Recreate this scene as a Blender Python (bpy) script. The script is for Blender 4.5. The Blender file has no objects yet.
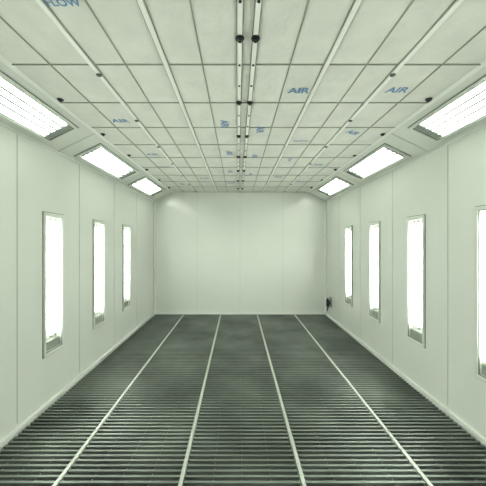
import bpy, bmesh, math, random
from mathutils import Vector, Matrix
random.seed(4)
sc = bpy.context.scene
try:
    sc.view_settings.view_transform = 'Standard'
    sc.view_settings.look = 'None'
except Exception: pass

# ---------------- dimensions (metres), camera at x=0,y=0 -------------
D=6.7; EYE=1.65; XL=-1.942; XR=2.058; XC=0.058; Y0=-2.3
ZW=2.627; ZC=2.836; CL=-1.512; CR=1.628

# ---------------- materials ----------------
def mat(name, col, rough=0.5, metal=0.0, emis=None, es=0, noise=0, nscale=4, bump=0, bscale=30, spec=0.5):
    m=bpy.data.materials.new(name); m.use_nodes=True
    nt=m.node_tree; b=nt.nodes['Principled BSDF']
    b.inputs['Base Color'].default_value=(*col,1); b.inputs['Roughness'].default_value=rough
    b.inputs['Metallic'].default_value=metal
    b.inputs['Specular IOR Level'].default_value=spec
    tc=nt.nodes.new('ShaderNodeTexCoord')
    if noise:
        n=nt.nodes.new('ShaderNodeTexNoise'); n.inputs['Scale'].default_value=nscale; n.inputs['Detail'].default_value=5
        nt.links.new(tc.outputs['Object'],n.inputs['Vector'])
        r=nt.nodes.new('ShaderNodeValToRGB')
        r.color_ramp.elements[0].position=0.3; r.color_ramp.elements[1].position=0.7
        r.color_ramp.elements[0].color=(*[c*(1-noise) for c in col],1)
        r.color_ramp.elements[1].color=(*[min(1,c*(1+noise)) for c in col],1)
        nt.links.new(n.outputs['Fac'],r.inputs['Fac']); nt.links.new(r.outputs['Color'],b.inputs['Base Color'])
    if bump:
        n2=nt.nodes.new('ShaderNodeTexNoise'); n2.inputs['Scale'].default_value=bscale; n2.inputs['Detail'].default_value=4
        nt.links.new(tc.outputs['Object'],n2.inputs['Vector'])
        bp=nt.nodes.new('ShaderNodeBump'); bp.inputs['Strength'].default_value=bump; bp.inputs['Distance'].default_value=0.02
        nt.links.new(n2.outputs['Fac'],bp.inputs['Height']); nt.links.new(bp.outputs['Normal'],b.inputs['Normal'])
    if emis:
        b.inputs['Emission Color'].default_value=(*emis,1); b.inputs['Emission Strength'].default_value=es
    return m
M_wall=mat('enamel_wall_panel',(0.752,0.782,0.725),0.15,noise=0.02,nscale=1.2,bump=0.03,bscale=3,spec=0.7)
M_seam=mat('panel_seam',(0.46,0.49,0.43),0.5)
M_trim=mat('white_trim',(0.80,0.83,0.78),0.35)
M_frame=mat('lamp_frame_paint',(0.66,0.70,0.64),0.4)
M_dim_block=mat('added_dim_block',(0.33,0.36,0.32),0.35)  # dark paint standing in for the dim foot of the wall lamps
M_grey_strip=mat('added_grey_strip',(0.30,0.33,0.30),0.6)  # dark paint for strips added to show grey between the tubes
M_gasket=mat('grey_gasket',(0.16,0.19,0.15),0.6)
M_refl=mat('reflector',(0.80,0.83,0.79),0.35)
M_tube=mat('fluorescent_tube',(0.9,0.93,0.89),0.3,emis=(0.97,1.0,0.925),es=13.8)
M_cap=mat('tube_cap',(0.55,0.58,0.52),0.4,metal=0.6)
M_fab=mat('filter_fabric',(0.68,0.695,0.64),0.9,noise=0.05,nscale=5,bump=0.45,bscale=14,spec=0.1)
M_bar=mat('ceiling_bar',(0.82,0.84,0.79),0.45)
M_stitch=mat('fabric_seam',(0.30,0.32,0.27),0.8)
M_black=mat('black_plastic',(0.012,0.014,0.012),0.4)
M_blue=mat('blue_print',(0.12,0.24,0.42),0.7)
M_grate=mat('galvanised_grating',(0.175,0.20,0.178),0.38,metal=0.45,noise=0.4,nscale=1.5)
M_rail=mat('grating_rail',(0.50,0.54,0.48),0.4,metal=0.3)
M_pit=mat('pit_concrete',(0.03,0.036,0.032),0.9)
M_brass=mat('valve_metal',(0.25,0.25,0.22),0.3,metal=0.9)

# ---------------- helpers ----------------
def link(o,parent=None):
    sc.collection.objects.link(o)
    if parent: o.parent=parent
    return o
def empty(name,loc=(0,0,0)):
    e=bpy.data.objects.new(name,None); e.location=loc; e.empty_display_size=0.1
    return link(e)
def finish(bm,name,mats,parent=None,loc=None,smooth=False,bevel=0):
    bmesh.ops.recalc_face_normals(bm,faces=bm.faces) 
    me=bpy.data.meshes.new(name)
    p=Vector(loc) if loc is not None else Vector((0,0,0))
    if parent is not None: p=Vector(parent.location)
    for v in bm.verts: v.co-=p
    bm.to_mesh(me); bm.free()
    for m in (mats if isinstance(mats,list) else [mats]): me.materials.append(m)
    if smooth:
        for f in me.polygons: f.use_smooth=True
    o=bpy.data.objects.new(name,me)
    if parent is None: o.location=p
    link(o,parent)
    if bevel:
        md=o.modifiers.new('bevel','BEVEL'); md.width=bevel; md.segments=2; md.limit_method='ANGLE'
    return o
WORLD=(Vector((0,0,0)),Vector((1,0,0)),Vector((0,1,0)),Vector((0,0,1)))
def box(bm,a,b,fr=WORLD,mi=0):
    o,U,V,N=fr
    vs=[bm.verts.new(o+U*x+V*y+N*z) for x in (a[0],b[0]) for y in (a[1],b[1]) for z in (a[2],b[2])]
    for q in ((0,1,3,2),(4,6,7,5),(0,4,5,1),(2,3,7,6),(0,2,6,4),(1,5,7,3)):
        f=bm.faces.new([vs[i] for i in q]); f.material_index=mi
def cyl(bm,p0,p1,r,n=12,mi=0,r2=None):
    p0=Vector(p0);p1=Vector(p1);d=(p1-p0).normalized()
    a=d.orthogonal().normalized(); b=d.cross(a); r2=r if r2 is None else r2
    A=[];B=[]
    for i in range(n):
        t=2*math.pi*i/n; c=a*math.cos(t)+b*math.sin(t)
        A.append(bm.verts.new(p0+c*r)); B.append(bm.verts.new(p1+c*r2))
    for i in range(n):
        j=(i+1)%n
        f=bm.faces.new((A[i],A[j],B[j],B[i])); f.material_index=mi; f.smooth=True
    f=bm.faces.new(A[::-1]); f.material_index=mi
    f=bm.faces.new(B); f.material_index=mi
def sheet(bm,u0,u1,v0,v1,holes,f):
    us=sorted(set([u0,u1]+[h[0] for h in holes]+[h[1] for h in holes]))
    vs=sorted(set([v0,v1]+[h[2] for h in holes]+[h[3] for h in holes]))
    P={}
    def gv(i,j):
        if (i,j) not in P: P[(i,j)]=bm.verts.new(f(us[i],vs[j]))
        return P[(i,j)]
    for i in range(len(us)-1):
        for j in range(len(vs)-1):
            cu=(us[i]+us[i+1])/2; cv=(vs[j]+vs[j+1])/2
            if any(h[0]<cu<h[1] and h[2]<cv<h[3] for h in holes): continue
            bm.faces.new((gv(i,j),gv(i+1,j),gv(i+1,j+1),gv(i,j+1)))

# ---------------- light fixture ----------------
def fixture(name,c,U,V,N,lu,lv,ntube,rad,depth,along,bw,proud,dim_block=0,grey_strips=False):
    c=Vector(c); fr=(c,U,V,N); e=empty(name,c)
    a,b=lu/2,lv/2
    bm=bmesh.new(); s=0.015
    top=[bm.verts.new(c+U*x*a+V*y*b) for x,y in ((-1,-1),(1,-1),(1,1),(-1,1))]
    bot=[bm.verts.new(c+U*x*(a-s)+V*y*(b-s)-N*depth) for x,y in ((-1,-1),(1,-1),(1,1),(-1,1))]
    for i in range(4):
        j=(i+1)%4; bm.faces.new((top[i],top[j],bot[j],bot[i]))
    bm.faces.new(bot)
    finish(bm,'reflector_housing',M_refl,e)
    bm=bmesh.new()
    for (p,q) in (((-a-bw,-b-bw),(a+bw,-b)),((-a-bw,b),(a+bw,b+bw)),((-a-bw,-b),(-a,b)),((a,-b),(a+bw,b))):
        box(bm,(p[0],p[1],0.001),(q[0],q[1],proud),fr)
    finish(bm,'frame',M_frame,e,bevel=0.004)
    bm=bmesh.new(); g=0.007
    A,B=a+bw,b+bw
    for (p,q) in (((-A-g,-B-g),(A+g,-B)),((-A-g,B),(A+g,B+g)),((-A-g,-B),(-A,B)),((A,-B),(A+g,B))):
        box(bm,(p[0],p[1],0.001),(q[0],q[1],0.005),fr)
    g=0.006
    for (p,q) in (((-a,-b),(a,-b+g)),((-a,b-g),(a,b)),((-a,-b),(-a+g,b)),((a-g,-b),(a,b))):
        box(bm,(p[0],p[1],0.002),(q[0],q[1],proud*0.6),fr)
    finish(bm,'gasket',M_gasket,e)
    if dim_block:  # added block, imitates the unlit lower end of the lamp recess
        bm=bmesh.new()
        box(bm,(-a+0.008,-b+0.008,-depth*0.9),(a-0.008,-b+dim_block,-0.012),fr)
        finish(bm,'added_dim_block',M_dim_block,e,bevel=0.004)
    bt=bmesh.new(); bc=bmesh.new()
    L,W,Lv,Wv=(a,b,U,V) if along=='U' else (b,a,V,U)
    for i in range(ntube):
        w=(-1+(2*i+1)/ntube)*(W-0.012)
        p=c+Wv*w-N*(depth*0.5)
        e0,e1=p-Lv*(L-0.055-dim_block),p+Lv*(L-0.055)
        cyl(bt,e0,e1,rad,10)
        for q,s2 in ((e0,-1),(e1,1)):
            cyl(bc,q,q+Lv*s2*0.022,rad*1.08,10)
            off=L-0.03-(dim_block if s2<0 else 0)
            box(bc,(w-0.018,-0.012,-depth*0.95),(w+0.018,0.012,-depth*0.3),(c+Lv*s2*off,Wv,Lv,N))
    finish(bt,'tubes',M_tube,e); finish(bc,'lamp_holders',M_cap,e)
    if grey_strips:  # added strips, imitate the dimmer gaps between bright tubes
        bf=bmesh.new()
        for i in range(1,ntube):
            w=(-1+2*i/ntube)*(W-0.012)
            box(bf,(w-0.008,-L+0.01,-0.004),(w+0.008,L-0.01,0.0),(c,Wv,Lv,N))
            box(bf,(w-0.002,-L+0.01,-depth*0.98),(w+0.002,L-0.01,-0.004),(c,Wv,Lv,N))
        for s2 in (-1,1):
            u0,u1=sorted((s2*(L-0.01),s2*(L-0.075)))
            box(bf,(-W+0.008,u0,-0.003),(W-0.008,u1,0.001),(c,Wv,Lv,N))
        finish(bf,'added_grey_strips',M_grey_strip,e)
    return e

X=Vector((1,0,0));Y=Vector((0,1,0));Z=Vector((0,0,1))
WLh=(0.50,1.96); FW=0.03
def wall(side):
    left=side=='left'
    x=XL if left else XR; N=X if left else -X
    cs=[D*k for k in ((0.752,0.602,0.4535,0.304,0.155,0.006,-0.143) if left else (0.795,0.645,0.496,0.345,0.196,0.047,-0.102))]
    lu=0.335-2*FW; lv=(WLh[1]-WLh[0])-2*FW; zc=sum(WLh)/2
    holes=[(c-lu/2,c+lu/2,zc-lv/2,zc+lv/2) for c in cs]
    bm=bmesh.new(); sheet(bm,Y0,D,-0.3,ZW,holes,lambda u,v:Vector((x,u,v)))
    w=finish(bm,'wall_'+side,M_wall,loc=(x,(Y0+D)/2,0))
    bm=bmesh.new()
    seams=[(cs[i]+cs[i+1])/2 for i in range(len(cs)-1)]+[cs[0]+0.5]
    for s in seams:
        if s<D-0.1: box(bm,(s-0.004,0.06,0),(s+0.004,ZW-0.02,0.003),(Vector((x,0,0)),Y,Z,N))
    so=finish(bm,'panel_seams',M_seam,loc=(0,0,0)); so.parent=w; so.matrix_parent_inverse=Matrix.Translation(-w.location)
    for c in cs:
        fixture('wall_light_fixture',(x,c,zc),Y,Z,N,lu,lv,3,0.017,0.10,'V',FW,0.018,dim_block=0.10)
    return w
wall('left'); wall('right')

def endwall(name,y,N):
    bm=bmesh.new(); sheet(bm,XL,XR,-0.3,ZC,[],lambda u,v:Vector((u,y,v)))
    w=finish(bm,name,M_wall,loc=(XC,y,0))
    bm=bmesh.new()
    for xs in (XC-1.0,XC,XC+1.0):
        box(bm,(xs-0.002,0.06,0),(xs+0.002,ZC-0.03,0.003),(Vector((0,y,0)),X,Z,N))
    so=finish(bm,'panel_seams',M_seam,loc=(0,0,0)); so.parent=w; so.matrix_parent_inverse=Matrix.Translation(-w.location)
endwall('wall_back',D,-Y); endwall('wall_front',Y0,Y)

lampc=[D*k for k in (0.835,0.591,0.332,0.087,-0.158)]
LL=1.22
for side in ('left','right'):
    if side=='left': p0=Vector((XL,0,ZW)); p1=Vector((CL,0,ZC))
    else: p0=Vector((XR,0,ZW)); p1=Vector((CR,0,ZC))
    V=(p1-p0).normalized(); wd=(p1-p0).length
    N=V.cross(Y); 
    if N.z>0: N=-N
    v0,v1=wd*0.20,wd*0.77
    holes=[(c-LL/2,c+LL/2,v0,v1) for c in lampc]
    bm=bmesh.new(); sheet(bm,Y0,D,0,wd,holes,lambda u,v:p0+Y*u+V*v)
    w=finish(bm,'ceiling_slope_'+side,M_wall,loc=(0,0,ZW))
    for c in lampc:
        fixture('ceiling_light_fixture',p0+Y*c+V*(v0+v1)/2,Y,V,N,LL,v1-v0,4,0.014,0.06,'U',0.028,0.022,grey_strips=True)
    bm=bmesh.new()
    for i in range(len(lampc)-1):
        m=(lampc[i]+lampc[i+1])/2
        box(bm,(m-0.004,0.01,0.0),(m+0.004,wd-0.02,0.003),(p0,Y,V,N))
    so=finish(bm,'panel_seams',M_seam,loc=(0,0,0)); so.parent=w; so.matrix_parent_inverse=Matrix.Translation(-w.location)
    bm=bmesh.new()
    box(bm,(Y0,-0.012,0.0),(D,0.012,0.008),(p0,Y,V,N))
    box(bm,(Y0,-0.015,0.0),(D,0.02,0.012),(p1,Y,V,N))
    finish(bm,'trim_1' if side=='left' else 'trim_2',M_trim,loc=(0,0,ZW))

# ---------------- ceiling ----------------
offs=(-1.30,-1.02,-0.80,-0.53,-0.29,-0.045,0.045,0.29,0.53,0.80,1.02,1.30)
longs=[CL]+[XC+s for s in offs]+[CR]
major=[XC+s for s in (-1.02,-0.53,-0.045,0.045,0.53,1.02)]
cross=[0.35+0.52*i for i in range(-5,13)]
cross=[Y0]+[c for c in cross if Y0+0.2<c<D-0.12]+[D]
bm=bmesh.new()
for i in range(len(longs)-1):
    a,b=longs[i],longs[i+1]; nx=6 if b-a>0.15 else 1
    for j in range(len(cross)-1):
        c,d=cross[j],cross[j+1]; ny=8; g={}
        sag=random.uniform(0.008,0.018) if nx>1 else 0
        for m in range(nx+1):
            for n in range(ny+1):
                s=math.sin(math.pi*m/nx)**0.6 if 0<m<nx else 0
                t=math.sin(math.pi*n/ny)**0.6 if 0<n<ny else 0
                g[m,n]=bm.verts.new((a+(b-a)*m/nx,c+(d-c)*n/ny,ZC-sag*s*t-0.0))
        for m in range(nx):
            for n in range(ny):
                bm.faces.new((g[m,n],g[m,n+1],g[m+1,n+1],g[m+1,n])).smooth=True
bmesh.ops.remove_doubles(bm,verts=bm.verts,dist=1e-5)
ceil=finish(bm,'ceiling',M_fab,loc=(XC,(Y0+D)/2,ZC))
def kid(bm,name,m,par=ceil,**k):
    o=finish(bm,name,m,loc=(0,0,0),**k); o.parent=par; o.matrix_parent_inverse=Matrix.Translation(-par.location); return o
bm=bmesh.new()
for x in major:
    box(bm,(x-0.013,Y0,ZC-0.018),(x+0.013,D,ZC))
kid(bm,'support_bars',M_bar)
bm=bmesh.new()
for x in major:
    for s in (-1,1): box(bm,(x+s*0.017-0.003,Y0,ZC-0.010),(x+s*0.017+0.003,D,ZC))
for x in longs[1:-1]:
    if x not in major: box(bm,(x-0.004,Y0,ZC-0.006),(x+0.004,D,ZC))
for y in cross[1:-1]:
    box(bm,(CL,y-0.005,ZC-0.006),(CR,y+0.005,ZC))
kid(bm,'fabric_seams',M_stitch)
bm=bmesh.new()
ys=[2.39+0.75*i for i in range(-5,6)]
for y in ys:
    for x in (XC-0.045,XC+0.045):
        cyl(bm,(x,y,ZC-0.018),(x,y,ZC-0.024),0.025,16); cyl(bm,(x,y,ZC-0.024),(x,y,ZC-0.04),0.018,14,r2=0.012)
        for dy in (0.25,0.5):
            cyl(bm,(x,y+dy,ZC-0.018),(x,y+dy,ZC-0.023),0.008,12)
for y in [2.36+0.75*i for i in range(-5,6)]:
    for x in (CL+0.06,CR-0.06):
        cyl(bm,(x,y,ZC-0.0),(x,y,ZC-0.016),0.025,16); cyl(bm,(x,y,ZC-0.016),(x,y,ZC-0.028),0.018,14,r2=0.012)
for y in [2.75+0.75*i for i in range(-5,6)]:
    for x in (XC-1.02,XC+1.02):
        cyl(bm,(x,y,ZC-0.016),(x,y,ZC-0.024),0.018,14)
kid(bm,'fixing_knobs',M_black)
bm=bmesh.new()
prints=[(-1.12,2.755,0,1),(-.13,2.82,90,1),(-1.12,3.8,0,1),(-.11,3.75,90,1),(.23,2.97,90,1),(.47,2.21,0,1),(1.22,2.2,0,1),(1.22,3.05,30,1),
 (.23,3.88,90,1),(-1.12,4.4,0,0),(.73,4.02,90,0),(-.12,4.7,90,1),(.22,4.9,90,0),(.72,5.1,20,1),(-.6,5.2,0,1),(1.2,4.3,10,1),(-.85,1.4,0,0),(1.2,1.3,90,0),(-.12,5.6,0,1),
 (1.2,5.5,0,1),(-1.1,5.7,90,1),(.73,3.3,0,0)]
for (x,y,r,big) in prints:
    cu=bpy.data.curves.new('t','FONT'); cu.body='AIR' if big else 'FLOW'; cu.size=0.105 if big else 0.06; cu.align_x='CENTER'; cu.align_y='CENTER'; cu.offset=0.003 if big else 0.002
    to=bpy.data.objects.new('t',cu); sc.collection.objects.link(to)
    bpy.context.view_layer.update()
    me=bpy.data.meshes.new_from_object(to.evaluated_get(bpy.context.evaluated_depsgraph_get()))
    me.transform(Matrix.Translation((x,y,ZC-0.0192))@Matrix.Rotation(math.radians(r),4,'Z')@Matrix.Rotation(math.pi,4,'X'))
    bm.from_mesh(me); bpy.data.objects.remove(to); bpy.data.meshes.remove(me)
for f in bm.faces: f.material_index=0
kid(bm,'printed_labels',M_blue)

# ---------------- floor ----------------
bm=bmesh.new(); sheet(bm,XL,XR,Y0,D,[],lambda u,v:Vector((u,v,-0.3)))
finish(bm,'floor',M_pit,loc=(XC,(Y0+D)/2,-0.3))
fg=empty('floor_grating',(XC,(Y0+D)/2,0))
rails=[-1.245,-0.39,0.455,1.315]
edges=[XL+0.03]+rails+[XR-0.03]
for i in range(5):
    a,b=edges[i]+0.018,edges[i+1]-0.018
    bm=bmesh.new(); y=Y0+0.03
    while y<D-0.05:
        box(bm,(a,y,-0.03),(b,y+0.020,0)); y+=0.05
    n=5
    for k in range(n):
        x=a+(b-a)*(k+0.0)/(n-1)
        x=min(max(x,a+0.004),b-0.004)
        box(bm,(x-0.003,Y0+0.03,-0.034),(x+0.003,D-0.03,-0.012))
    finish(bm,'grate_panel_%d'%(i+1),M_grate,fg)
bm=bmesh.new()
for x in rails: box(bm,(x-0.013,Y0+0.02,-0.05),(x+0.013,D-0.02,0.004))
finish(bm,'support_rails',M_rail,fg)
for nm,a,b in (('left',(XL,Y0,-0.05),(XL+0.028,D,0.03)),('right',(XR-0.028,Y0,-0.05),(XR,D,0.03)),('back',(XL+0.03,D-0.02,-0.05),(XR-0.03,D,0.03))):
    bm=bmesh.new(); box(bm,a,b); finish(bm,'baseboard_'+nm,M_trim,loc=a)
for i,(x,s) in enumerate(((XL,1),(XR,-1))):
    bm=bmesh.new()
    x0,x1=sorted((x,x+s*0.045))
    box(bm,(x0,D-0.045,0.03),(x1,D,ZW-0.01)); finish(bm,'trim_%d'%(i+3),M_trim,loc=(x,D,0),bevel=0.012)
bm=bmesh.new(); box(bm,(CL,D-0.02,ZC-0.03),(CR,D,ZC-0.024)); finish(bm,'trim_5',M_trim,loc=(XC,D,ZC))

# ---------------- compressed-air outlet on right wall ----------------
e=empty('air_hose_outlet',(XR-0.04,6.35,0.34))
ex,ey,ez=e.location
bm=bmesh.new()
box(bm,(XR-0.012,ey-0.05,ez-0.10),(XR-0.001,ey+0.05,ez+0.12)); finish(bm,'mounting_plate',M_brass,e,bevel=0.003)
bm=bmesh.new()
cyl(bm,(XR-0.07,ey,ez-0.08),(XR-0.07,ey,ez+0.03),0.03,16)
cyl(bm,(XR-0.07,ey,ez+0.03),(XR-0.07,ey,ez+0.045),0.038,16)
cyl(bm,(XR-0.07,ey,ez+0.045),(XR-0.07,ey,ez+0.09),0.025,16,r2=0.02)
cyl(bm,(XR-0.012,ey,ez+0.02),(XR-0.07,ey,ez+0.02),0.015,12)
cyl(bm,(XR-0.07,ey,ez-0.08),(XR-0.07,ey,ez-0.11),0.014,12)
cyl(bm,(XR-0.07,ey-0.03,ez),(XR-0.07,ey-0.10,ez),0.014,12)
cyl(bm,(XR-0.07,ey-0.10,ez),(XR-0.07,ey-0.12,ez),0.022,12)
finish(bm,'regulator_body',M_black,e)
cu=bpy.data.curves.new('hose','CURVE'); cu.dimensions='3D'; cu.bevel_depth=0.009
sp=cu.splines.new('BEZIER'); pts=[(XR-0.07,ey-0.12,ez),(XR-0.11,ey-0.15,ez-0.10),(XR-0.10,ey-0.06,ez-0.17),(XR-0.07,ey,ez-0.11)]
sp.bezier_points.add(3)
for p,q in zip(sp.bezier_points,pts):
    p.co=Vector(q)-e.location; p.handle_left_type=p.handle_right_type='AUTO'
cu.materials.append(M_black); link(bpy.data.objects.new('hose_loop',cu),e)

# ---------------- world, camera ----------------
w=bpy.data.worlds.new('world'); sc.world=w; w.use_nodes=True
w.node_tree.nodes['Background'].inputs[0].default_value=(0.8,0.85,0.8,1); w.node_tree.nodes['Background'].inputs[1].default_value=0.3
cam=bpy.data.cameras.new('camera'); co=bpy.data.objects.new('camera',cam); link(co)
co.location=(0,0,EYE); co.rotation_euler=(math.radians(90),0,0)
cam.sensor_width=36; cam.lens=288/486*36; cam.shift_x=5.5/486; cam.clip_start=0.02
sc.camera=co
